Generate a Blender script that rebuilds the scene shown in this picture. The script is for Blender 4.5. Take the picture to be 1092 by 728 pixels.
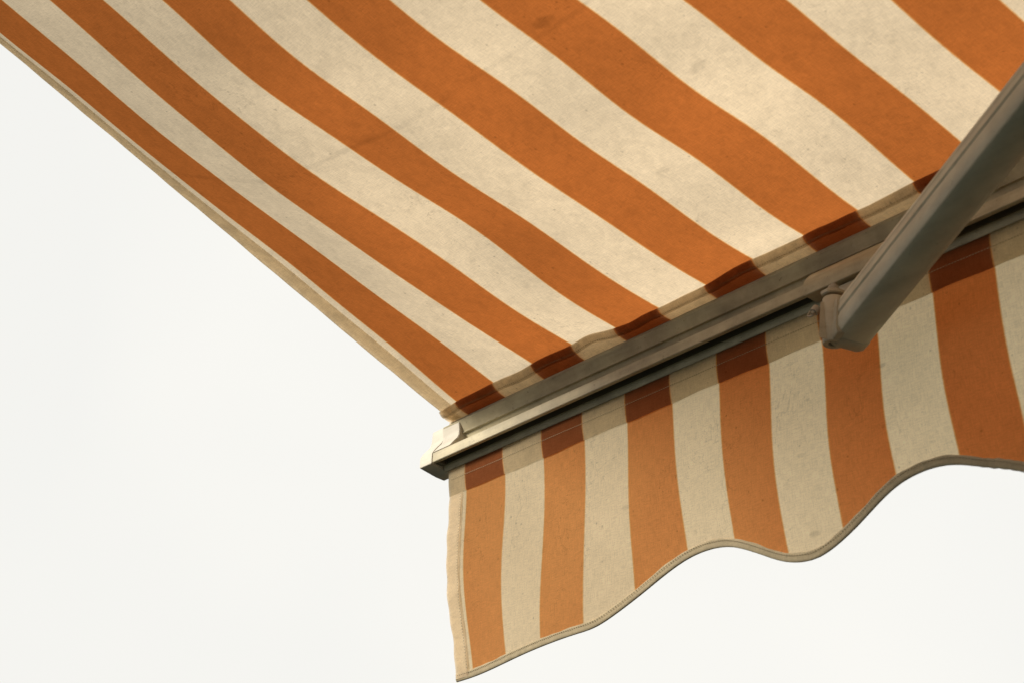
import bpy, bmesh, math
import numpy as np
from mathutils import Matrix, Vector

for o in list(bpy.data.objects):
    bpy.data.objects.remove(o)
scene = bpy.context.scene

# ------------------------------------------------------------------ camera
# world: X runs along the front bar, Y points away from the house, Z is up; metres
cam_data = bpy.data.cameras.new('camera')
cam = bpy.data.objects.new('camera', cam_data)
scene.collection.objects.link(cam)
scene.camera = cam
ROWS = [[0.61728986, 0.78609559, -0.03173266], [-0.30525114, 0.20213692, -0.93057101], [-0.72510342, 0.58411848, 0.36473364]]
CPOS = [2.06705, -1.58087, -0.8124]
right, down, fwd = [Vector(r) for r in ROWS]
m = Matrix((right, -down, -fwd)).transposed().to_4x4()
m.translation = Vector(CPOS)
cam.matrix_world = m
cam_data.sensor_width = 36.0
cam_data.lens = 72.892
cam_data.clip_start = 0.05
cam_data.clip_end = 500.0
cam_data.dof.use_dof = True
cam_data.dof.focus_distance = 2.55
cam_data.dof.aperture_fstop = 9.0

# ------------------------------------------------------------------ light
SUN_DIR = Vector((-0.50, -1.00, 0.72)).normalized()     # towards the sun
sun_elev = math.asin(SUN_DIR.z)
sun_azim = math.atan2(SUN_DIR.x, SUN_DIR.y)

world = bpy.data.worlds.new('World')
scene.world = world
world.use_nodes = True
nt = world.node_tree
nt.nodes.clear()
N = nt.nodes.new
Lk = nt.links.new
out = N('ShaderNodeOutputWorld')
bg_sky = N('ShaderNodeBackground')
bg_sky.inputs['Strength'].default_value = 0.05
sky = N('ShaderNodeTexSky')
sky.sky_type = 'NISHITA'
sky.sun_disc = False
sky.sun_elevation = sun_elev
sky.sun_rotation = sun_azim
sky.dust_density = 6.0
sky.air_density = 1.0
Lk(sky.outputs[0], bg_sky.inputs['Color'])
# thin bright overcast: a cloud sheet, brighter overhead, with faint uneven patches
tc = N('ShaderNodeTexCoord')
sep = N('ShaderNodeSeparateXYZ')
Lk(tc.outputs['Generated'], sep.inputs[0])
nz = N('ShaderNodeTexNoise')
nz.inputs['Scale'].default_value = 3.0
nz.inputs['Detail'].default_value = 3.0
nz.inputs['Roughness'].default_value = 0.45
Lk(tc.outputs['Generated'], nz.inputs['Vector'])
cr = N('ShaderNodeValToRGB')
cr.color_ramp.elements[0].position = 0.35
cr.color_ramp.elements[0].color = (0.985, 0.97, 0.92, 1)
cr.color_ramp.elements[1].position = 0.6
cr.color_ramp.elements[1].color = (0.925, 0.92, 0.885, 1)
Lk(nz.outputs['Fac'], cr.inputs['Fac'])
hz = N('ShaderNodeMapRange')            # ground and houses below the skyline are dark
hz.inputs['From Min'].default_value = 0.04
hz.inputs['From Max'].default_value = 0.16
hz.inputs['To Min'].default_value = 0.0
hz.inputs['To Max'].default_value = 1.0
Lk(sep.outputs['Z'], hz.inputs['Value'])
mixc = N('ShaderNodeMix')
mixc.data_type = 'RGBA'
mixc.inputs[6].default_value = (0.062, 0.064, 0.046, 1)
Lk(hz.outputs[0], mixc.inputs[0])
Lk(cr.outputs['Color'], mixc.inputs[7])
bg_cl = N('ShaderNodeBackground')
bg_cl.inputs['Strength'].default_value = 0.79
Lk(mixc.outputs[2], bg_cl.inputs['Color'])
ms = N('ShaderNodeMixShader')
ms.inputs[0].default_value = 0.97
Lk(bg_sky.outputs[0], ms.inputs[1])
Lk(bg_cl.outputs[0], ms.inputs[2])
Lk(ms.outputs[0], out.inputs['Surface'])

sl = bpy.data.lights.new('sun', 'SUN')
sl.energy = 5.0
sl.angle = math.radians(12)
sl.color = (1.0, 0.905, 0.76)
sun = bpy.data.objects.new('sun', sl)
scene.collection.objects.link(sun)
sun.rotation_euler = SUN_DIR.to_track_quat('Z', 'Y').to_euler()
sun.location = (-3, -2, 4)

scene.view_settings.view_transform = 'Standard'
scene.view_settings.look = 'None'
scene.view_settings.exposure = 0.35
scene.view_settings.gamma = 1.0
scene.view_settings.use_curve_mapping = False
scene.cycles.max_bounces = 12
scene.cycles.diffuse_bounces = 6
scene.cycles.transmission_bounces = 8

# ------------------------------------------------------------------ measured shape of the fabric (X, Y, Z in metres)
CANOPY_PTS = [(0.0048, -0.0248, 0.122), (0.2448, -0.0149, 0.1208), (0.2448, -0.6754, 0.3867), (0.2448, -0.6232, 0.3591), (0.2448, -0.5431, 0.3166), (0.2448, -0.4685, 0.2792), (0.2448, -0.3867, 0.2434), (0.2448, -0.3356, 0.2293), (0.2448, -0.2387, 0.1947), (0.2448, -0.1763, 0.1731), (0.3248, -0.0175, 0.117), (0.3248, -0.6466, 0.3576), (0.3248, -0.5471, 0.3007), (0.3248, -0.4802, 0.2746), (0.3248, -0.4115, 0.2537), (0.3248, -0.2359, 0.1987), (0.4048, -0.0182, 0.1159), (0.4048, -0.6076, 0.3319), (0.4048, -0.4724, 0.2674), (0.4048, -0.4183, 0.2458), (0.4048, -0.335, 0.2143), (0.4048, -0.2488, 0.1865), (0.4048, -0.1567, 0.1561), (0.4848, -0.0179, 0.1165), (0.4848, -0.5652, 0.3074), (0.4848, -0.5257, 0.29), (0.4848, -0.4154, 0.2449), (0.4848, -0.3383, 0.2158), (0.4848, -0.2043, 0.1718), (0.4848, -0.1254, 0.1471), (0.5648, -0.0147, 0.1201), (0.5648, -0.5137, 0.286), (0.5648, -0.4823, 0.2681), (0.5648, -0.4118, 0.2469), (0.5648, -0.3166, 0.2151), (0.5648, -0.1832, 0.1688), (0.5648, -0.0784, 0.1337), (0.6448, -0.0178, 0.1187), (0.6448, -0.46, 0.2654), (0.6448, -0.4044, 0.244), (0.6448, -0.308, 0.2071), (0.6448, -0.1949, 0.1756), (0.6448, -0.1512, 0.1618), (0.7248, -0.0171, 0.1187), (0.7248, -0.4022, 0.2462), (0.7248, -0.3341, 0.2263), (0.7248, -0.25, 0.1917), (0.7248, -0.2244, 0.1854), (0.7248, -0.1491, 0.1642), (0.8048, -0.0166, 0.1207), (0.8048, -0.3371, 0.2295), (0.8048, -0.3212, 0.2265), (0.8048, -0.223, 0.1942), (0.8048, -0.1449, 0.1735), (0.8848, -0.2744, 0.2119), (0.8848, -0.2346, 0.1953), (0.8848, -0.1727, 0.1737), (0.8848, -0.0383, 0.1291), (0.9648, -0.2169, 0.1926), (0.9648, -0.1384, 0.1609), (0.9648, -0.0737, 0.1416), (1.0448, -0.161, 0.1728), (0.0048, -0.6888, 0.4532), (0.0048, -0.6475, 0.4319), (0.0048, -0.6057, 0.4133), (0.0048, -0.5358, 0.3762), (0.0048, -0.5619, 0.3896), (0.0048, -0.4752, 0.346), (0.0048, -0.4025, 0.3094), (0.0048, -0.4296, 0.3233), (0.0048, -0.3621, 0.2922), (0.0048, -0.2634, 0.2471), (0.0048, -0.2917, 0.2582), (0.0048, -0.1974, 0.2108), (0.0048, -0.1181, 0.1743), (0.0048, -0.1624, 0.1939), (0.0048, -0.089, 0.1556), (0.0848, -0.7238, 0.4482), (0.0848, -0.6963, 0.4326), (0.0848, -0.6457, 0.4081), (0.0848, -0.6213, 0.3953), (0.0848, -0.5782, 0.3718), (0.0848, -0.5194, 0.3397), (0.0848, -0.4495, 0.3078), (0.0848, -0.3949, 0.2842), (0.0848, -0.3436, 0.2604), (0.0848, -0.3148, 0.2499), (0.0848, -0.2844, 0.2372), (0.0848, -0.2284, 0.2119), (0.0848, -0.1741, 0.1897), (0.0848, -0.151, 0.1792), (0.0848, -0.0983, 0.1573), (0.0848, -0.0417, 0.1318), (0.0848, -0.0176, 0.1205), (0.1648, -0.7016, 0.4168), (0.1648, -0.6743, 0.4017), (0.1648, -0.6206, 0.3691), (0.1648, -0.5639, 0.3396), (0.1648, -0.5314, 0.3214), (0.1648, -0.496, 0.3065), (0.1648, -0.4414, 0.2775), (0.1648, -0.4113, 0.2646), (0.1648, -0.3662, 0.2472), (0.1648, -0.2745, 0.2103), (0.1648, -0.2303, 0.1954), (0.1648, -0.1282, 0.1573), (0.1648, -0.102, 0.1496), (0.1648, -0.0176, 0.1211)]
VALANCE_PTS = [(-0.032, -0.0022, 0.0024), (-0.032, -0.0074, -0.0682), (-0.032, -0.0081, -0.1318), (-0.032, -0.0015, -0.2009), (-0.032, 0.0029, -0.2479), (0.0, -0.0015, 0.0007), (0.0, -0.0, -0.0017), (0.0, -0.0076, -0.0722), (0.0, -0.0082, -0.1429), (0.0, -0.0016, -0.1915), (0.0, 0.004, -0.2369), (0.08, 0.0024, -0.0165), (0.08, -0.0047, -0.0722), (0.08, -0.0102, -0.1306), (0.08, -0.0117, -0.1874), (0.08, -0.0077, -0.2378), (0.16, -0.0006, -0.0383), (0.16, -0.0065, -0.1109), (0.16, -0.0128, -0.1677), (0.16, -0.0155, -0.234), (0.24, -0.0007, -0.0371), (0.24, -0.006, -0.1123), (0.24, -0.0129, -0.1857), (0.24, -0.0166, -0.2329), (0.32, -0.0029, -0.0594), (0.32, -0.0059, -0.1143), (0.32, -0.0055, -0.1607), (0.32, -0.0016, -0.2022), (0.4, -0.0, -0.0807), (0.4, 0.0061, -0.1396), (0.4, 0.0095, -0.1747), (0.48, -0.0014, -0.0105), (0.48, -0.0037, -0.0755), (0.48, -0.0005, -0.1303), (0.48, 0.0054, -0.1822), (0.56, 0.001, -0.0003), (0.56, -0.0046, -0.0777), (0.56, -0.0032, -0.1481), (0.56, 0.002, -0.2039), (0.56, 0.0082, -0.2215), (0.64, 0.002, -0.0004), (0.64, -0.001, -0.0715), (0.64, 0.0003, -0.1526), (0.64, 0.007, -0.2114), (0.72, 0.0013, -0.0428), (0.72, -0.0034, -0.0961), (0.72, 0.0006, -0.1427), (0.72, 0.0081, -0.175), (0.8, -0.0037, 0.0001), (0.8, -0.0015, -0.0496), (0.8, -0.0004, -0.0964), (0.8, 0.0048, -0.1343), (0.8, 0.0118, -0.1743), (0.88, 0.0025, 0.0023), (0.88, 0.0021, -0.0752), (0.88, 0.0147, -0.1579)]
SCALLOP_PTS = [(-0.033, -0.248), (0.0, -0.248), (0.112, -0.245), (0.231, -0.242), (0.259, -0.242), (0.295, -0.229), (0.322, -0.217), (0.366, -0.196), (0.402, -0.185), (0.441, -0.184), (0.477, -0.191), (0.516, -0.209), (0.552, -0.228), (0.578, -0.234), (0.603, -0.235), (0.631, -0.226), (0.658, -0.214), (0.685, -0.199), (0.712, -0.186), (0.737, -0.18), (0.761, -0.178), (0.783, -0.179), (0.812, -0.187), (0.844, -0.203), (0.87, -0.217)]
EDGE_PTS = [(-0.6728, 0.4624), (-0.599, 0.4249), (-0.5256, 0.3851), (-0.5437, 0.3944), (-0.478, 0.3618), (-0.3983, 0.3161), (-0.3408, 0.2884), (-0.2679, 0.244), (-0.1979, 0.2118), (-0.1029, 0.1621), (-0.1383, 0.1804), (-0.0866, 0.1531), (-0.0268, 0.119)]

W = 0.08            # stripe width
X0 = 0.0048         # first stripe edge on the canopy
XR = 3.26           # right end of the fabric (out of frame)
S_BACK = 2.3        # how far the canopy runs back to the wall


class Field:
    """smooth surface through scattered measurements: base function + local ripples that die out"""
    def __init__(self, A, v, base, amp, lx, ly, noise):
        self.A = np.array(A, float)
        self.base, self.amp, self.lx, self.ly = base, amp, lx, ly
        r = np.array(v) - base(self.A)
        K = self.k(self.A)
        self.al = np.linalg.solve(K + noise ** 2 * np.eye(len(r)), r)

    def k(self, B):
        a = (B[:, None, 0] - self.A[None, :, 0]) / self.lx
        b = (B[:, None, 1] - self.A[None, :, 1]) / self.ly
        return self.amp ** 2 * np.exp(-(a * a + b * b) / 2)

    def __call__(self, B):
        B = np.atleast_2d(np.array(B, float))
        return self.base(B) + self.k(B) @ self.al


cp = np.array(CANOPY_PTS)
cs = -cp[:, 1] - 0.0175
PHI = lambda B: np.stack([np.ones(len(B)), B[:, 1], np.minimum(B[:, 1], 0.9) ** 2 + 1.8 * 0.9 * 0 * B[:, 1],
                          np.exp(-np.maximum(B[:, 0], 0) / 0.25) * B[:, 1] * np.minimum(1, 0.9 / np.maximum(B[:, 1], 1e-3))], 1)
Bc = np.stack([cp[:, 0], cs], 1)
coef, *_ = np.linalg.lstsq(PHI(Bc), cp[:, 2], rcond=None)
canopy_z = Field(Bc, cp[:, 2], lambda B: PHI(B) @ coef, 0.010, 0.11, 0.085, 0.0015)

vpt = [tuple(p) for p in VALANCE_PTS] + [(x, 0.0, z) for x in np.arange(-.03, 1.0, .08) for z in (.036, .0)]
vpt = np.array(vpt)
valance_y = Field(vpt[:, [0, 2]], vpt[:, 1], lambda B: np.zeros(len(B)), 0.010, 0.11, 0.08, 0.0012)


def _edge_fit():
    e = np.array(EDGE_PTS)
    s = -e[:, 0] - 0.0175
    return s, e[:, 1]


ES, EZ = _edge_fit()
EC = np.polyfit(ES, EZ, 3)
ZE = {}


def curl(x, s):
    """the side hem curls up a little: lift that makes the outer edge run straight"""
    if x >= 0.0048: return 0.0
    sc = min(s, 0.72)
    if sc not in ZE:
        ZE[sc] = float(np.polyval(EC, sc) - canopy_z([(-0.0305, sc)])[0])
    t = min(1.15, (0.0048 - x) / 0.0353)
    return ZE[sc] * t * t * (3 - 2 * min(t, 1)) * min(1, s / 0.03 + 0.3)


def canopy_point(x, s, dz=0.0):
    """s metres of run behind the hem edge; s < 0 comes down over the hem to the bar"""
    if s >= 0:
        z = float(canopy_z([(x, s)])[0])
        z += curl(x, s)
        return Vector((x, -0.0175 - s, z + dz))
    z0 = float(canopy_z([(x, 0.0)])[0])
    u = -s / 0.0245                      # 0 at hem edge, 1 where it enters the bar
    y = -0.0175 + 0.0215 * u
    z = z0 + (0.1035 - z0) * u + 0.0022 * math.sin(math.pi * u)
    return Vector((x, y, z + dz))


# ------------------------------------------------------------------ materials
def mat(name):
    mt = bpy.data.materials.new(name)
    mt.use_nodes = True
    mt.node_tree.nodes.clear()
    return mt, mt.node_tree


def rgb(*c):
    return (c[0], c[1], c[2], 1)


def fabric(name, kind, x0, crease=False, orange_t=(0.515, 0.153, 0.034), cream_t=(0.88, 0.71, 0.495),
           orange_r=(0.62, 0.19, 0.045), cream_r=(0.72, 0.64, 0.48), trans=0.60, mott=1.0, smudges=()):
    """woven acrylic cloth: painted stripes follow the cloth coordinate (uv.x = metres along the bar)"""
    mt, t = mat(name)
    N, L = t.nodes.new, t.links.new
    uv = N('ShaderNodeUVMap'); uv.uv_map = 'cloth'
    sp = N('ShaderNodeSeparateXYZ'); L(uv.outputs[0], sp.inputs[0])

    def math_(op, a, b=None, c=None):
        n = N('ShaderNodeMath'); n.operation = op
        for i, q in enumerate((a, b, c)):
            if q is None: continue
            if isinstance(q, (int, float)): n.inputs[i].default_value = q
            else: L(q, n.inputs[i])
        return n.outputs[0]

    def mixc(f, a, b):
        n = N('ShaderNodeMix'); n.data_type = 'RGBA'
        for i, q in ((0, f), (6, a), (7, b)):
            if isinstance(q, (int, float)): n.inputs[i].default_value = q
            elif isinstance(q, tuple): n.inputs[i].default_value = q
            else: L(q, n.inputs[i])
        return n.outputs[2]

    def noise(scale, detail=4, rough=0.6, vec=None, dist=0.0):
        n = N('ShaderNodeTexNoise'); n.inputs['Scale'].default_value = scale
        n.inputs['Detail'].default_value = detail; n.inputs['Roughness'].default_value = rough
        n.inputs['Distortion'].default_value = dist
        L(vec or uv.outputs[0], n.inputs['Vector'])
        return n.outputs['Fac']

    def ramp(f, a, b, lo=0.0, hi=1.0):
        n = N('ShaderNodeMapRange'); n.interpolation_type = 'SMOOTHSTEP'
        n.inputs['From Min'].default_value = a; n.inputs['From Max'].default_value = b
        n.inputs['To Min'].default_value = lo; n.inputs['To Max'].default_value = hi
        L(f, n.inputs['Value'])
        return n.outputs[0]

    u = math_('SUBTRACT', sp.outputs[0], x0)
    if kind == 'stripes':
        # tiny wander of the woven edge
        wob = math_('MULTIPLY', math_('SUBTRACT', noise(160, 2), 0.5), 0.0009)
        uu = math_('ADD', u, wob)
        tt = math_('DIVIDE', uu, 2 * W)
        fr = math_('SUBTRACT', tt, math_('FLOOR', tt))           # 0..0.5 orange
        e = 0.0042
        m1 = ramp(fr, 0.5 - e, 0.5 + e)                          # orange -> cream
        m2 = ramp(fr, 1.0 - e, 1.0, 0, 1)
        cream = math_('SUBTRACT', m1, m2)
        neg = math_('LESS_THAN', uu, 0.0)
        cream = math_('MAXIMUM', cream, neg)
        # thin yarn line of golden yellow where the colours meet
        d1 = math_('ABSOLUTE', math_('SUBTRACT', fr, 0.5))
        d2 = math_('MINIMUM', fr, math_('SUBTRACT', 1.0, fr))
        line = math_('SUBTRACT', 1.0, ramp(math_('MINIMUM', d1, d2), 0.002, 0.010))
    else:
        cream, line = 1.0, 0.0
    # weave: fine threads both ways + slubs
    mp = N('ShaderNodeMapping'); mp.inputs['Scale'].default_value = (1.0, 0.08, 1.0); L(uv.outputs[0], mp.inputs['Vector'])
    slub = noise(900, 2, 0.5, mp.outputs[0])
    mp2 = N('ShaderNodeMapping'); mp2.inputs['Scale'].default_value = (0.10, 1.0, 1.0); L(uv.outputs[0], mp2.inputs['Vector'])
    slub2 = noise(900, 2, 0.5, mp2.outputs[0])
    grain = noise(650, 2, 0.7)
    weave = math_('ADD', math_('ADD', slub, slub2), grain)
    weave = ramp(weave, 1.1, 1.9, 0.86, 1.10)
    # mottled ageing, cloud-like
    age = ramp(noise(11, 6, 0.62), 0.30, 0.72, 1 + 0.04 * mott, 1 - 0.05 * mott)
    age2 = ramp(noise(55, 5, 0.7, dist=0.4), 0.35, 0.75, 1 + 0.045 * mott, 1 - 0.085 * mott)
    # grime specks in patches
    patch = ramp(noise(7, 3, 0.5), 0.46, 0.66)
    sv = noise(210, 3, 0.75, dist=1.2)
    speck = math_('MULTIPLY', ramp(sv, 0.60, 0.74), patch)
    big = math_('MULTIPLY', ramp(noise(38, 4, 0.7, dist=1.5), 0.66, 0.80), ramp(noise(5, 2), 0.5, 0.62))
    dirt_dark = math_('ADD', math_('MULTIPLY', speck, 0.44), math_('MULTIPLY', big, 0.40))
    # hairline creases where the cloth has been rolled wet
    rd = math_('ABSOLUTE', math_('SUBTRACT', noise(17, 4, 0.6, dist=0.9), 0.5))
    hair = math_('MULTIPLY', math_('SUBTRACT', 1.0, ramp(rd, 0.0, 0.010)), ramp(noise(6, 2), 0.50, 0.62))
    dirt_dark = math_('ADD', dirt_dark, math_('MULTIPLY', hair, 0.17))
    # small mildew dots
    vo = N('ShaderNodeTexVoronoi'); vo.inputs['Scale'].default_value = 95
    L(uv.outputs[0], vo.inputs['Vector'])
    sv3 = N('ShaderNodeSeparateColor'); L(vo.outputs['Color'], sv3.inputs[0])
    dots = math_('MULTIPLY', math_('SUBTRACT', 1.0, ramp(vo.outputs['Distance'], 0.05, 0.20)), math_('GREATER_THAN', sv3.outputs[0], 0.90))
    dirt_dark = math_('ADD', dirt_dark, math_('MULTIPLY', dots, 0.30))
    if crease:
        # crease shadow painted into the cloth colour, parallel to the bar, broken up
        w = math_('MULTIPLY', math_('SUBTRACT', noise(14, 3), 0.5), 0.012)
        bend = math_('MULTIPLY', math_('POWER', 2.718, math_('MULTIPLY', sp.outputs[0], -5.0)), 0.06)
        ln = math_('ABSOLUTE', math_('SUBTRACT', math_('SUBTRACT', math_('ADD', sp.outputs[1], w), bend), 0.374))
        cl = math_('MULTIPLY', math_('SUBTRACT', 1.0, ramp(ln, 0.0004, 0.0055)), ramp(noise(14, 3), 0.36, 0.62, 0.15, 1))
        dirt_dark = math_('ADD', dirt_dark, math_('MULTIPLY', cl, 0.12))
        smudges = ((0.672, 0.386, 0.016, 0.26), (0.36, 0.385, 0.02, 0.10), (1.045, 0.17, 0.03, 0.26), (0.75, 0.25, 0.014, 0.13), (0.42, 0.48, 0.03, 0.12),
                   (0.52, 0.14, 0.016, 0.10), (0.60, 0.165, 0.012, 0.12), (0.83, 0.20, 0.012, 0.12))
    if smudges:
        # a few rubbed smudges
        for (sx, sy, r, k) in smudges:
            dx = math_('DIVIDE', math_('SUBTRACT', sp.outputs[0], sx), r)
            dy = math_('DIVIDE', math_('SUBTRACT', sp.outputs[1], sy), r * 0.45)
            q = math_('ADD', math_('MULTIPLY', dx, dx), math_('MULTIPLY', dy, dy))
            q = math_('ADD', q, math_('MULTIPLY', math_('SUBTRACT', noise(60, 4), 0.5), 2.2))
            dirt_dark = math_('ADD', dirt_dark, math_('MULTIPLY', ramp(q, 0.0, 1.3, 1, 0), k))
    tone = math_('MULTIPLY', math_('MULTIPLY', weave, age), age2)
    tone = math_('MULTIPLY', tone, math_('SUBTRACT', 1.0, math_('MINIMUM', dirt_dark, 0.6)))

    def colour(co, cc, cl):
        c = mixc(cream, rgb(*co), rgb(*cc))
        c = mixc(math_('MULTIPLY', line, 0.55) if line != 0.0 else 0.0, c, rgb(*cl))
        n = N('ShaderNodeVectorMath'); n.operation = 'SCALE'
        L(c, n.inputs[0]); L(tone, n.inputs['Scale'])
        return n.outputs[0]
    ct = colour(orange_t, cream_t, (0.85, 0.46, 0.13))
    crf = colour(orange_r, cream_r, (0.75, 0.48, 0.2))
    bump = N('ShaderNodeBump'); bump.inputs['Strength'].default_value = 0.25; bump.inputs['Distance'].default_value = 0.0004
    L(weave, bump.inputs['Height'])
    df = N('ShaderNodeBsdfDiffuse'); L(crf, df.inputs['Color']); df.inputs['Roughness'].default_value = 0.6
    L(bump.outputs[0], df.inputs['Normal'])
    tr = N('ShaderNodeBsdfTranslucent'); L(ct, tr.inputs['Color']); L(bump.outputs[0], tr.inputs['Normal'])
    mx = N('ShaderNodeMixShader'); mx.inputs[0].default_value = trans
    L(df.outputs[0], mx.inputs[1]); L(tr.outputs[0], mx.inputs[2])
    o = N('ShaderNodeOutputMaterial'); L(mx.outputs[0], o.inputs['Surface'])
    return mt


def metal(name, base, rough=0.42, streak=True, dirt_dark=0.35):
    """painted aluminium extrusion with grime and fine scratches along its length"""
    mt, t = mat(name)
    N, L = t.nodes.new, t.links.new
    tc = N('ShaderNodeTexCoord')
    def noise(scale, detail, rough_, sc=(1, 1, 1), dist=0):
        mp = N('ShaderNodeMapping'); mp.inputs['Scale'].default_value = sc
        L(tc.outputs['Object'], mp.inputs['Vector'])
        n = N('ShaderNodeTexNoise'); n.inputs['Scale'].default_value = scale
        n.inputs['Detail'].default_value = detail; n.inputs['Roughness'].default_value = rough_
        n.inputs['Distortion'].default_value = dist
        L(mp.outputs[0], n.inputs['Vector']); return n.outputs['Fac']
    def ramp(f, a, b, lo, hi):
        n = N('ShaderNodeMapRange'); n.inputs['From Min'].default_value = a; n.inputs['From Max'].default_value = b
        n.inputs['To Min'].default_value = lo; n.inputs['To Max'].default_value = hi
        L(f, n.inputs['Value']); return n.outputs[0]
    def mul(a, b):
        n = N('ShaderNodeMath'); n.operation = 'MULTIPLY'; L(a, n.inputs[0]); L(b, n.inputs[1]); return n.outputs[0]
    a = ramp(noise(22, 6, 0.65), 0.35, 0.72, 1.05, 1 - dirt_dark * 0.5)
    b = ramp(noise(70, 4, 0.6, (0.12, 1, 1)), 0.4, 0.75, 1.03, 1 - dirt_dark * 0.45)
    c = ramp(noise(260, 3, 0.7, dist=1.0), 0.62, 0.76, 1.0, 1 - dirt_dark)
    k = mul(mul(a, b), c)
    n = N('ShaderNodeVectorMath'); n.operation = 'SCALE'
    n.inputs[0].default_value = base; L(k, n.inputs['Scale'])
    p = N('ShaderNodeBsdfPrincipled')
    L(n.outputs[0], p.inputs['Base Color'])
    L(ramp(noise(90, 3, 0.6, (0.1, 1, 1)), 0.3, 0.7, rough - 0.06, rough + 0.15), p.inputs['Roughness'])
    bp = N('ShaderNodeBump'); bp.inputs['Strength'].default_value = 0.12; bp.inputs['Distance'].default_value = 0.0006
    L(noise(180, 3, 0.6, (0.05, 1, 1)), bp.inputs['Height']); L(bp.outputs[0], p.inputs['Normal'])
    o = N('ShaderNodeOutputMaterial'); L(p.outputs[0], o.inputs['Surface'])
    return mt


M_CANOPY = fabric('canopy_fabric', 'stripes', X0, crease=True)
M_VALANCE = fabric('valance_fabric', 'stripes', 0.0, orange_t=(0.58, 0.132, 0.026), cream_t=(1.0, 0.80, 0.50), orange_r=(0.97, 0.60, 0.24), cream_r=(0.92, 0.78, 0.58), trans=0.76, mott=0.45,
                   smudges=((0.602, -0.207, 0.009, 0.24), (0.722, -0.055, 0.006, 0.22), (0.612, -0.060, 0.005, 0.2), (0.60, -0.12, 0.006, 0.14), (0.315, -0.105, 0.008, 0.12)))
M_TRIM = fabric('cream_trim_fabric', 'plain', 0.0, cream_t=(1.0, 0.87, 0.67), cream_r=(0.70, 0.65, 0.55), trans=0.64)
M_BIND = fabric('binding_tape_fabric', 'plain', 0.0, cream_t=(0.55, 0.46, 0.30), cream_r=(0.50, 0.44, 0.31), trans=0.22)
HEM_SHADED = dict(orange_t=(0.42, 0.26, 0.19), cream_t=(0.92, 0.75, 0.53), orange_r=(0.42, 0.14, 0.05), cream_r=(0.62, 0.54, 0.38), trans=0.6)  # dulled, greyer stripes: shade beside the bar put into the hem colours
M_HEM = fabric('shaded_canopy_hem_fabric', 'stripes', X0, **HEM_SHADED)
M_TURN = fabric('turned_hem_fabric', 'stripes', X0, orange_t=(0.62, 0.50, 0.42), cream_t=(0.84, 0.78, 0.70), orange_r=(0.42, 0.14, 0.05), cream_r=(0.62, 0.54, 0.38), trans=0.75)
M_VHEM = fabric('shaded_valance_hem_fabric', 'stripes', 0.0, **dict(HEM_SHADED, cream_t=(0.74, 0.64, 0.48), orange_t=(0.36, 0.25, 0.19), cream_r=(0.50, 0.44, 0.32), orange_r=(0.32, 0.12, 0.05)))  # darker again: the bar's shade on the valance hem is in the colour
M_BAR = metal('cream_painted_aluminium', (0.42, 0.378, 0.255), 0.5, dirt_dark=0.75)
M_CAP = metal('cream_plastic_cap', (0.46, 0.435, 0.375), 0.6, dirt_dark=0.35)
M_ARM = metal('grey_beige_arm_paint', (0.47, 0.455, 0.36), 0.5, dirt_dark=0.3)
M_KNUCKLE = metal('cast_aluminium_grey', (0.42, 0.385, 0.29), 0.55, dirt_dark=0.4)
M_STEEL = metal('dull_steel', (0.30, 0.28, 0.23), 0.35, dirt_dark=0.4)
M_SLOT_BLACK = metal('slot_black', (0.10, 0.092, 0.065), 0.7, dirt_dark=0.3)  # black colour stands in for shade inside the bar slot
M_THREAD = metal('beige_thread', (0.42, 0.36, 0.25), 0.8, dirt_dark=0.2)

# ------------------------------------------------------------------ object helpers
def link(name, me, mt, parent, smooth=True):
    o = bpy.data.objects.new(name, me)
    scene.collection.objects.link(o)
    if mt: me.materials.append(mt)
    if smooth:
        for p in me.polygons: p.use_smooth = True
    if parent: o.parent = parent
    return o


def grid(name, us, vs, fn, mt, parent, uvfn=None):
    """sheet of cloth; fn(u, v) -> point, uv keeps metres on the cloth"""
    vv = [fn(u, v) for u in us for v in vs]
    nv = len(vs)
    ff = [(i * nv + j, (i + 1) * nv + j, (i + 1) * nv + j + 1, i * nv + j + 1)
          for i in range(len(us) - 1) for j in range(nv - 1)]
    me = bpy.data.meshes.new(name)
    me.from_pydata([tuple(p) for p in vv], [], ff)
    uvl = me.uv_layers.new(name='cloth')
    co = [uvfn(u, v) if uvfn else (u, v) for u in us for v in vs]
    for lp in me.loops: uvl.data[lp.index].uv = co[lp.vertex_index]
    return link(name, me, mt, parent)


def extrude_x(name, prof, x_a, x_b, mt, parent, bevel=0.0006, cuts=0):
    """closed (Y, Z) outline drawn along X"""
    bm = bmesh.new()
    a = [bm.verts.new((x_a, y, z)) for y, z in prof]
    b = [bm.verts.new((x_b, y, z)) for y, z in prof]
    n = len(prof)
    for i in range(n): bm.faces.new((a[i], a[(i + 1) % n], b[(i + 1) % n], b[i]))
    bm.faces.new(a[::-1]); bm.faces.new(b)
    bmesh.ops.recalc_face_normals(bm, faces=bm.faces)
    if bevel:
        es = [e for e in bm.edges if len(e.link_faces) == 2 and e.calc_face_angle() > 0.45]
        bmesh.ops.bevel(bm, geom=es, offset=bevel, segments=2, affect='EDGES', clamp_overlap=True)
    me = bpy.data.meshes.new(name); bm.to_mesh(me); bm.free()
    o = link(name, me, mt, parent)
    me.set_sharp_from_angle(angle=math.radians(38))
    return o


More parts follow.
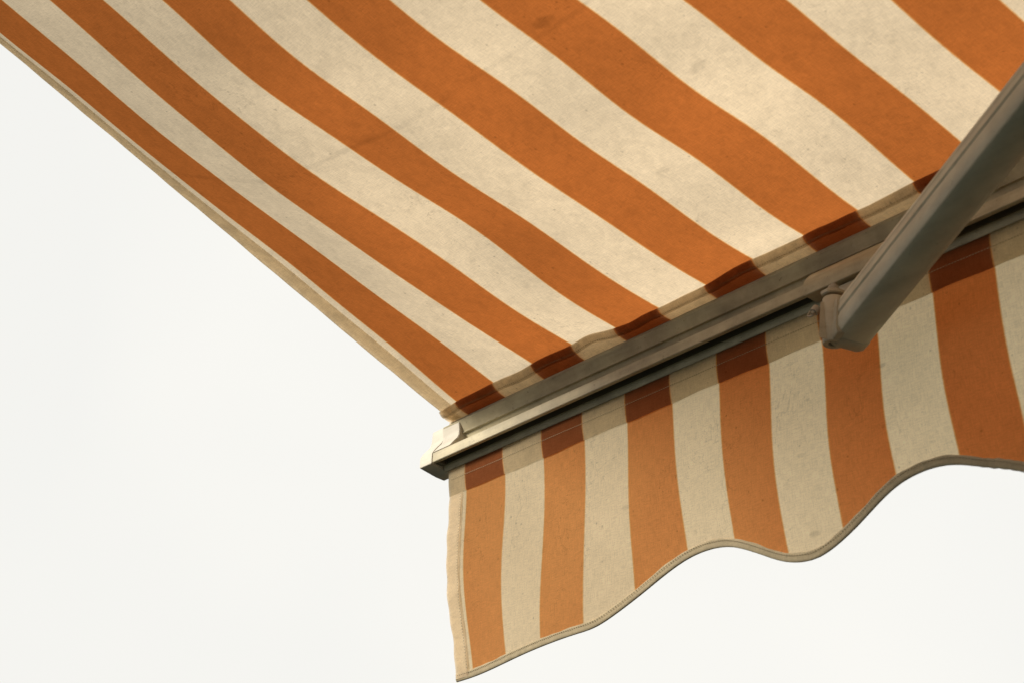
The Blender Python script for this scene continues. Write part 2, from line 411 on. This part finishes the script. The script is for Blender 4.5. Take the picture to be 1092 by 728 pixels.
def loft(name, rings, mt, parent, bevel=0.0, sharp=38):
    """closed solid through matching rings of points"""
    bm = bmesh.new()
    R = [[bm.verts.new(p) for p in r] for r in rings]
    n = len(rings[0])
    for A, B in zip(R, R[1:]):
        for i in range(n): bm.faces.new((A[i], A[(i + 1) % n], B[(i + 1) % n], B[i]))
    bm.faces.new(R[0][::-1]); bm.faces.new(R[-1])
    bmesh.ops.recalc_face_normals(bm, faces=bm.faces)
    if bevel:
        es = [e for e in bm.edges if len(e.link_faces) == 2 and e.calc_face_angle() > 0.5]
        bmesh.ops.bevel(bm, geom=es, offset=bevel, segments=2, affect='EDGES', clamp_overlap=True)
    me = bpy.data.meshes.new(name); bm.to_mesh(me); bm.free()
    o = link(name, me, mt, parent)
    me.set_sharp_from_angle(angle=math.radians(sharp))
    return o


def tube(name, path, rad, mt, parent, seg=10):
    """round rod or cord through a list of points"""
    rings = []
    P = [Vector(p) for p in path]
    up = Vector((0.13, 0.2, 0.97)).normalized()
    for i, p in enumerate(P):
        d = (P[min(i + 1, len(P) - 1)] - P[max(i - 1, 0)]).normalized()
        a = d.cross(up)
        if a.length < 1e-3: a = d.cross(Vector((1, 0, 0)))
        a.normalize(); b = a.cross(d)
        rings.append([p + rad * (math.cos(t) * a + math.sin(t) * b) for t in [2 * math.pi * k / seg for k in range(seg)]])
    return loft(name, rings, mt, parent, sharp=60)


# ------------------------------------------------------------------ the awning
awning = bpy.data.objects.new('awning', None)
scene.collection.objects.link(awning)
awning['label'] = 'retractable patio awning in orange and cream stripes with scalloped valance, seen from underneath'
awning['category'] = 'awning'

fine = list(np.arange(-0.030, 1.40, 0.010))
coarse = list(np.arange(1.40, XR, 0.04)) + [XR]
XS = fine + coarse
SS = list(np.arange(0, 0.92, 0.010)) + list(np.arange(0.92, S_BACK, 0.05)) + [S_BACK]


def rows(xs, ss, dz=0.0):
    """all canopy points at once (fast)"""
    B = np.array([(x, max(s, 0)) for x in xs for s in ss])
    Z = np.concatenate([canopy_z(B[i:i + 4000]) for i in range(0, len(B), 4000)])
    return {(i, j): Z[i * len(ss) + j] for i in range(len(xs)) for j in range(len(ss))}


def canopy_sheet():
    top = [-0.0245 * k / 6 for k in range(6, 0, -1)]
    ss = top + SS
    zz = rows(XS, ss)
    ix = {x: i for i, x in enumerate(XS)}; js = {s: j for j, s in enumerate(ss)}
    def fn(x, s):
        z0 = zz[ix[x], js[s]]
        if s >= 0:
            z0 += curl(x, s)
            return (x, -0.0175 - s, z0)
        u = -s / 0.0245
        return (x, -0.0175 + 0.0215 * u, z0 + (0.1035 - z0) * u + 0.0022 * math.sin(math.pi * u))
    return grid('canopy', XS, ss, fn, M_CANOPY, awning)


canopy = canopy_sheet()


def hem_edge(x):
    return (0.0005 + 0.0045 * math.exp(-((x - 0.283) / 0.026) ** 2) - 0.0032 * math.exp(-((x - 0.355) / 0.022) ** 2)
            + 0.0030 * math.exp(-((x - 0.665) / 0.022) ** 2) - 0.0016 * math.exp(-((x - 0.735) / 0.02) ** 2)
            + 0.0010 * math.sin(x * 37) + 0.0006 * math.sin(x * 71 + 1))


def build_hem():
    xs = [-0.034] + list(np.arange(-0.030, 1.40, 0.006)) + coarse
    us = [k / 10 for k in range(11)]
    z0s = canopy_z([(x, 0.0) for x in xs])
    zi = {x: z for x, z in zip(xs, z0s)}
    def fn(x, u):
        e = hem_edge(x)
        s = e + (-0.0255 - e) * u
        zz = zi[x] + 0.30 * max(s, 0)
        if s >= 0:
            y, z = -0.0175 - s, zz
        else:
            q = -s / 0.0245
            y, z = -0.0175 + 0.0215 * q, zi[x] + (0.1035 - zi[x]) * q
        gap = 0.0010 + 0.0030 * math.sin(math.pi * min(1, u * 1.15)) ** 1.0 + 0.0008 * math.exp(-u * 14)
        return (x, y - gap * 0.55, z - gap * 0.83)
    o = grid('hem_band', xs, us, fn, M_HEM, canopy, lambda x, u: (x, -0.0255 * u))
    # the raw edge is turned under: a third layer along the free edge
    def fn2(x, u):
        e = hem_edge(x) + 0.0003
        p = fn(x, (u * 0.0115) / (e + 0.0255))
        g = 0.0014 * math.sin(math.pi * min(1, 0.15 + u * 0.85)) + 0.0003
        return (p[0], p[1] - g * 0.5, p[2] - g)
    grid('turned_edge', xs, [k / 5 for k in range(6)], fn2, M_TURN, o, lambda x, u: (x, -0.0115 * u))
    return o


hem = build_hem()


def build_side_border():
    ss = [k * 0.02 - 0.02 for k in range(48)] + list(np.arange(0.95, S_BACK, 0.08)) + [S_BACK]
    xs = [-0.0315, -0.0305, -0.026, -0.020, -0.014, -0.0085, -0.007]
    def fn(x, s):
        p = canopy_point(x, s)
        wv = 0.00025 * math.sin(s * 45 + 40 * x) + 0.0003 * math.sin(s * 103)
        k = 0.0022 if -0.031 < x < -0.008 else 0.0004
        return (p.x, p.y, p.z - k + wv * (1 if x > -0.031 and x < -0.008 else 0))
    o = grid('side_border', xs, ss, fn, M_TRIM, canopy)
    return o


side = build_side_border()

# the round cord in the hem, its end peeping out of the slot
tube('hem_cord', [(-0.037, 0.004, 0.1030), (-0.030, 0.004, 0.1030), (0.5, 0.004, 0.1030), (XR, 0.004, 0.1030)], 0.0028, M_THREAD, canopy)

# ---- valance
SC = sorted([tuple(p) for p in SCALLOP_PTS])


def scallop(x):
    if x <= SC[0][0]: return SC[0][1]
    if x >= 0.84:
        # the same wave goes on to the right end
        x = 0.84 - 0.353 * math.ceil((x - 0.84) / 0.353) + (x - 0.84)
    for (a, za), (b, zb) in zip(SC, SC[1:]):
        if a <= x <= b:
            return za + (zb - za) * (x - a) / (b - a)
    return SC[-1][1]


def bottom(x):
    w = [(-2, 1), (-1, 2), (0, 3), (1, 2), (2, 1)]
    return sum(k * scallop(x + d * 0.011) for d, k in w) / 9 + 0.004


VX = list(np.arange(-0.033, 1.40, 0.006)) + list(np.arange(1.40, XR, 0.02)) + [XR]
VV = [k / 44 for k in range(45)]
VTOP = 0.044
pts = np.array([(x, VTOP + (bottom(x) - VTOP) * v) for x in VX for v in VV])
yy = np.concatenate([valance_y(pts[i:i + 4000]) for i in range(0, len(pts), 4000)])
VY = {(round(x, 4), round(v, 4)): yy[i * len(VV) + j] for i, x in enumerate(VX) for j, v in enumerate(VV)}


def fold_y(x, z):
    """soft hanging folds to the right of the measured part, growing toward the hem"""
    k = min(1, max(0, -z / 0.18)) * min(1, max(0, (x - 0.86) / 0.2))
    return 0.010 * k * math.sin((x - 0.86) * 2 * math.pi / 0.30 + 1.1)


def val_fn(x, v):
    z = VTOP + (bottom(x) - VTOP) * v
    return (x, VY[round(x, 4), round(v, 4)] + fold_y(x, z), z)


valance = grid('valance', VX, VV, val_fn, M_VALANCE, awning, lambda x, v: (x, VTOP + (bottom(x) - VTOP) * v))


def val_y(x, z):
    return float(valance_y([(x, z)])[0]) + fold_y(x, z)


def band_low(x):
    return 0.0 + 0.0006 * math.sin(x * 31) + 0.0004 * math.sin(x * 83 + 2)


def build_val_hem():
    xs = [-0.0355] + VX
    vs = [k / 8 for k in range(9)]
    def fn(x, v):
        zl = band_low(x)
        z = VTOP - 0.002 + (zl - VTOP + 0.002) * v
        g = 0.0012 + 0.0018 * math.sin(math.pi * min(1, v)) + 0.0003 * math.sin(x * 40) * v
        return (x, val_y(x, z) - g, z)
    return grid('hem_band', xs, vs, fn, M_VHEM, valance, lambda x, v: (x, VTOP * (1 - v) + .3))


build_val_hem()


def build_val_side():
    xs = [-0.0345, -0.0338, -0.028, -0.021, -0.014, -0.008, -0.0068]
    vs = [k / 60 for k in range(61)]
    def fn(x, v):
        z = -0.001 + (bottom(-0.03) + 0.001) * v
        edge = x < -0.034 or x > -0.0075
        g = 0.0004 if edge else 0.0022 + 0.0007 * math.sin(z * 160 + 60 * x) + 0.0005 * math.sin(z * 71)
        return (x + 0.0006 * math.sin(z * 60), val_y(x, z) - g, z)
    return grid('side_trim', xs, vs, fn, M_TRIM, valance)


build_val_side()


def build_binding():
    """tape folded round the scalloped edge"""
    xs = [-0.0355] + list(np.arange(-0.033, 1.40, 0.006)) + list(np.arange(1.40, XR, 0.02)) + [XR]
    rings = []
    for i, x in enumerate(xs):
        zb = bottom(x)
        dz = (bottom(x + 0.004) - bottom(x - 0.004)) / 0.008
        n = Vector((-dz, 0, 1)).normalized()          # into the cloth
        y0 = val_y(x, zb)
        y1 = val_y(x, zb + 0.006)
        j = 0.0004 * math.sin(x * 90) + 0.0003 * math.sin(x * 211)
        pk = 1 + 0.22 * math.sin(x * 260 + 3 * math.sin(x * 47)) * (0.4 + 0.6 * math.sin(x * 19) ** 2)
        sec = [(-0.0010, 0.0068 + j), (-0.0017 * pk, 0.0062 + j), (-0.0013 * pk, 0.0032), (-0.0019 * pk, 0.0000), (-0.0014, -0.0022), (-0.0004, -0.0030),
               (0.0008, -0.0029), (0.0019, -0.0016), (0.0015, 0.0032), (0.0018, 0.0054 - j), (0.0011, 0.0060 - j)]
        rings.append([Vector((x, y0 + (y1 - y0) * b / 0.006 + a, zb)) + Vector((n.x, 0, n.z)) * b for a, b in sec])
    o = loft('binding_tape', rings, M_BIND, valance, sharp=70)
    me = o.data
    uvl = me.uv_layers.new(name='cloth')
    for lp in me.loops:
        cx = me.vertices[lp.vertex_index].co
        uvl.data[lp.index].uv = (cx.x, cx.z)
    return o


build_binding()

def stitches(name, pts, parent, on=0.0024, off=0.0014, wd=0.00045, lift=(0, -0.0006, -0.0006)):
    """one row of sewing thread along a path of points"""
    bm = bmesh.new()
    P = [Vector(p) for p in pts]
    acc, L_ = 0.0, []
    for a, b in zip(P, P[1:]):
        L_.append(acc); acc += (b - a).length
    L_.append(acc)
    def at(d):
        i = 0
        lo, hi = 0, len(L_) - 2
        while lo < hi:
            md = (lo + hi + 1) // 2
            if L_[md] <= d: lo = md
            else: hi = md - 1
        i = lo
        t = (d - L_[i]) / max(1e-9, L_[i + 1] - L_[i])
        return P[i].lerp(P[i + 1], t)
    d = 0.001
    lf = Vector(lift)
    n0 = lf.normalized()
    while d + on < acc:
        a, b = at(d), at(d + on)
        t = (b - a).normalized()
        w = t.cross(n0).normalized() * wd
        vs = [bm.verts.new(q) for q in (a + w, b + w, b - w, a - w)]
        mid = [bm.verts.new(q) for q in ((a + b) / 2 + w * 0.6 + lf, (a + b) / 2 - w * 0.6 + lf)]
        bm.faces.new((vs[0], mid[0], mid[1], vs[3])); bm.faces.new((mid[0], vs[1], vs[2], mid[1]))
        bm.faces.new((vs[0], vs[1], mid[0])); bm.faces.new((vs[3], mid[1], vs[2]))
        d += on + off
    me = bpy.data.meshes.new(name); bm.to_mesh(me); bm.free()
    return link(name, me, M_THREAD, parent)


sx = [k * 0.01 for k in range(-3, 141)]
stitches('stitching', [(x, val_y(x, 0.0215) - 0.0032, 0.0215) for x in sx], valance)
stitches('stitching', [(-0.0092, val_y(-0.0092, z) - 0.0031, z) for z in [-0.004 - 0.006 * k for k in range(40)]], valance)
stitches('stitching', [(x, val_y(x, bottom(x) + 0.0048) - 0.0021, bottom(x) + 0.0046) for x in [k * 0.005 - 0.033 for k in range(290)]], valance)


def hem_under(x, s, g):
    p = canopy_point(x, s)
    return Vector((p.x, p.y - g * 0.55, p.z - g * 0.83))


stitches('stitching', [hem_under(x, hem_edge(x) - 0.0095, 0.0062) for x in sx], canopy)

# ---- front bar: hollow extrusion with a concave shoulder, a T slot below, the valance keyed in a groove
PROFILE = [(-0.0240, 0.0460), (-0.0228, 0.0590), (-0.0190, 0.0600), (0.0010, 0.0590), (0.0055, 0.0640),
           (0.0050, 0.0740), (0.0022, 0.0800), (-0.0012, 0.0806), (-0.0012, 0.0816), (0.0008, 0.0824), (-0.0050, 0.0972), (-0.0040, 0.0990), (0.0010, 0.0990), (0.0030, 0.0962), (0.0075, 0.0962),
           (0.0075, 0.1010), (0.0110, 0.1020), (0.0155, 0.0990), (0.0185, 0.0900), (0.0198, 0.0780), (0.0200, 0.0440),
           (0.0185, 0.0375), (0.0150, 0.0355), (0.0036, 0.0365), (0.0036, 0.0480), (-0.0020, 0.0480), (-0.0020, 0.0362),
           (-0.0036, 0.0358), (-0.0062, 0.0440), (-0.0062, 0.0570), (-0.0178, 0.0570), (-0.0178, 0.0454)]
bar = extrude_x('front_bar', PROFILE, -0.0430, XR + 0.06, M_BAR, awning, bevel=0.0005)
CAPP = [(-0.0246, 0.0452), (-0.0232, 0.0592), (-0.0184, 0.0656), (-0.0140, 0.0701), (-0.0094, 0.0741), (-0.0055, 0.0790),
        (-0.0026, 0.0862), (-0.0014, 0.0940), (-0.0006, 0.1000), (0.0050, 0.1030), (0.0112, 0.1028), (0.0161, 0.0996), (0.0191, 0.0904),
        (0.0204, 0.0780), (0.0206, 0.0440), (0.0190, 0.0368), (0.0152, 0.0345), (0.0020, 0.0370), (-0.0110, 0.0410)]
cap = loft('end_cap', [[(-0.0725, y * 0.94, 0.068 + (z - 0.068) * 0.95) for y, z in CAPP],
                       [(-0.0705, y, z) for y, z in CAPP],
                       [(-0.0438, y, z) for y, z in CAPP]], M_CAP, bar, bevel=0.0004)
# shoulder of the cap that plugs into the hollow behind the front rib
INS = [(-0.0226, 0.0600), (-0.0180, 0.0650), (-0.0136, 0.0695), (-0.0090, 0.0735), (-0.0062, 0.0785), (-0.0054, 0.0860),
       (-0.0058, 0.0960), (0.0030, 0.0925), (0.0070, 0.0760), (0.0060, 0.0610), (0.0000, 0.0596)]
extrude_x('cap_shoulder', INS, -0.0432, -0.0060, M_CAP, bar, bevel=0.0008)
# plastic tongue of the cap that closes the slot
extrude_x('slot_plug', [(-0.0174, 0.0446), (-0.0174, 0.0520), (-0.0074, 0.0520), (-0.0074, 0.0436)], -0.0434, -0.0340, M_SLOT_BLACK, bar, bevel=0)
extrude_x('slot_shade_lining', [(-0.0176, 0.0525), (-0.0176, 0.0568), (-0.0064, 0.0568), (-0.0064, 0.0446), (-0.0070, 0.0446), (-0.0070, 0.0525)], -0.0330, XR + 0.05, M_SLOT_BLACK, bar, bevel=0)  # dark strip over the slot wall, painting in the shade of the recess

# ---- folding arm
D = Vector((0.916, -0.366, 0.158)).normalized()
S = Vector((-0.326, -0.924, 0)).normalized()                 # towards the house
S = (S - S.dot(D) * D).normalized()
U = S.cross(D).normalized()
if U.z < 0: U = -U
_r = math.radians(12)
S, U = S * math.cos(_r) + U * math.sin(_r), U * math.cos(_r) - S * math.sin(_r)
J = Vector((0.724, -0.045, -0.020)) - 0.008 * D
ARM_SEC = [(0.0205, -0.0150), (0.0210, -0.0040), (0.0196, -0.0025), (0.0196, 0.0005), (0.0212, 0.0020), (0.0210, 0.0090), (0.0200, 0.0105),
           (0.0200, 0.0125), (0.0206, 0.0140), (0.0190, 0.0200), (0.0140, 0.0232), (-0.0140, 0.0232), (-0.0195, 0.0190),
           (-0.0212, 0.0100), (-0.0212, -0.0130), (-0.0190, -0.0195), (-0.0130, -0.0228), (0.0120, -0.0228), (0.0172, -0.0205)]


def ring(o, sec, k=1.0):
    return [o + S * (a * k) + U * (b * k) for a, b in sec]


arm = loft('folding_arm', [ring(J + D * t, ARM_SEC) for t in (0.012, 0.3, 0.7, 1.12)], M_ARM, awning, bevel=0.0004, sharp=30)
CAST = [(0.0215, -0.0150), (0.0222, 0.0), (0.0218, 0.0140), (0.0198, 0.0212), (0.0140, 0.0243), (-0.0140, 0.0243), (-0.0204, 0.0198),
        (-0.0222, 0.0100), (-0.0222, -0.0130), (-0.0198, -0.0205), (-0.0130, -0.0238), (0.0120, -0.0238), (0.0180, -0.0213)]
loft('arm_end', [ring(J + D * -0.0060, CAST, 0.90), ring(J + D * -0.003, CAST, 0.97), ring(J + D * 0.0125, CAST, 0.985), ring(J + D * 0.0135, CAST, 0.96)],
     M_KNUCKLE, arm, bevel=0.0006)


def barrel(name, centre, axis, r, h0, h1, mt, parent, bore=0.6, seg=28):
    """turned boss with a chamfered rim and a blind bore in its lower face"""
    a = axis.normalized(); b = a.cross(Vector((0.3, 1, 0.1))).normalized(); c = a.cross(b)
    prof = [(r * bore * 0.98, h0 + 0.010), (r * bore, h0 + 0.0008), (r * (bore + 0.06), h0), (r * 0.93, h0), (r, h0 + 0.0012),
            (r, h1 - 0.0012), (r * 0.93, h1)]
    rings = [[centre + a * z + (b * math.cos(t) + c * math.sin(t)) * q for t in [2 * math.pi * k / seg for k in range(seg)]]
             for q, z in prof]
    return loft(name, rings, mt, parent, sharp=35)


PIV = Vector((0.7110, -0.0570, -0.0180))
AX = Vector((0.0, 0.12, 1.0)).normalized()
barrel('pivot_barrel', PIV, AX, 0.0118, -0.0225, 0.0300, M_KNUCKLE, arm, bore=0.5)
# web that joins the barrel to the arm end
web = [PIV + S * 0.004 + D * 0.004, J + S * 0.004 + D * 0.003]
loft('pivot_web', [[p + S * a + U * b for a, b in ((0.0150 * k, -0.0235), (0.0170 * k, -0.0200), (0.0170 * k, 0.0200), (0.0150 * k, 0.0225),
                                                   (-0.011, 0.021), (-0.0125, 0.018), (-0.0125, -0.018), (-0.011, -0.021))]
                   for p, k in ((web[0], 0.82), (web[1], 1.0), (web[1] + D * 0.02, 1.1))], M_KNUCKLE, arm, bevel=0.0005)

# elbow and rear arm run on to the wall, out of frame
EL = J + D * 1.14
barrel('elbow_barrel', EL, Vector((0, 0.33, 0.94)), 0.026, -0.03, 0.03, M_KNUCKLE, arm, bore=0.3)
D2 = Vector((-0.28, -0.90, 0.34)).normalized()
S2 = D2.cross(Vector((0, 0.33, 0.94))).normalized(); U2 = S2.cross(D2).normalized()
loft('rear_arm', [[EL + D2 * t + S2 * a + U2 * b for a, b in ARM_SEC] for t in (0.02, 0.8, 1.85)], M_ARM, arm, bevel=0.0004, sharp=30)

# ---- bracket that clamps the arm to the bar
BR = [(-0.0140, 0.0720), (-0.0200, 0.0668), (-0.0262, 0.0600), (-0.0272, 0.0520), (-0.0270, 0.0440), (-0.0150, 0.0415), (-0.0072, 0.0405),
      (-0.0068, 0.0450), (-0.0150, 0.0449), (-0.0243, 0.0457), (-0.0229, 0.0591), (-0.0186, 0.0654), (-0.0138, 0.0699)]
bracket = extrude_x('arm_bracket', BR, 0.646, 0.800, M_BAR, awning, bevel=0.0004)
# lug reaching down and inward to the pivot
LUG = [(0.690, -0.008), (0.690, -0.026), (0.694, -0.040), (0.699, -0.056), (0.704, -0.065), (0.716, -0.066), (0.722, -0.056), (0.720, -0.040),
       (0.730, -0.022), (0.738, -0.008)]
loft('pivot_lug', [[(x, y, 0.0155) for x, y in LUG], [(x, y, 0.0205) for x, y in LUG]], M_KNUCKLE, bracket, bevel=0.0010)
loft('lug_stem', [[(x, y, z) for x, y in ((0.690, -0.0225), (0.736, -0.0225), (0.736, -0.0085), (0.690, -0.0085))] for z in (0.0200, 0.0405)],
     M_KNUCKLE, bracket, bevel=0.0012)
barrel('pivot_pin', PIV + AX * 0.028, AX, 0.0060, 0.0105, 0.0165, M_STEEL, bracket, bore=0.4, seg=18)
barrel('clamp_screw', Vector((0.6620, -0.0250, 0.0250)), Vector((-0.35, -0.55, -0.75)), 0.0052, 0.0, 0.0068, M_STEEL, bracket, bore=0.5, seg=18)
tube('retaining_ring', [Vector((0.6580, -0.0275, 0.0215)) + Vector((0.9 * math.cos(t), 0.5 * math.sin(t), 0.75 * math.sin(t))) * 0.0082
                        for t in [2 * math.pi * k / 20 for k in range(17)]], 0.0011, M_STEEL, bracket, seg=8)
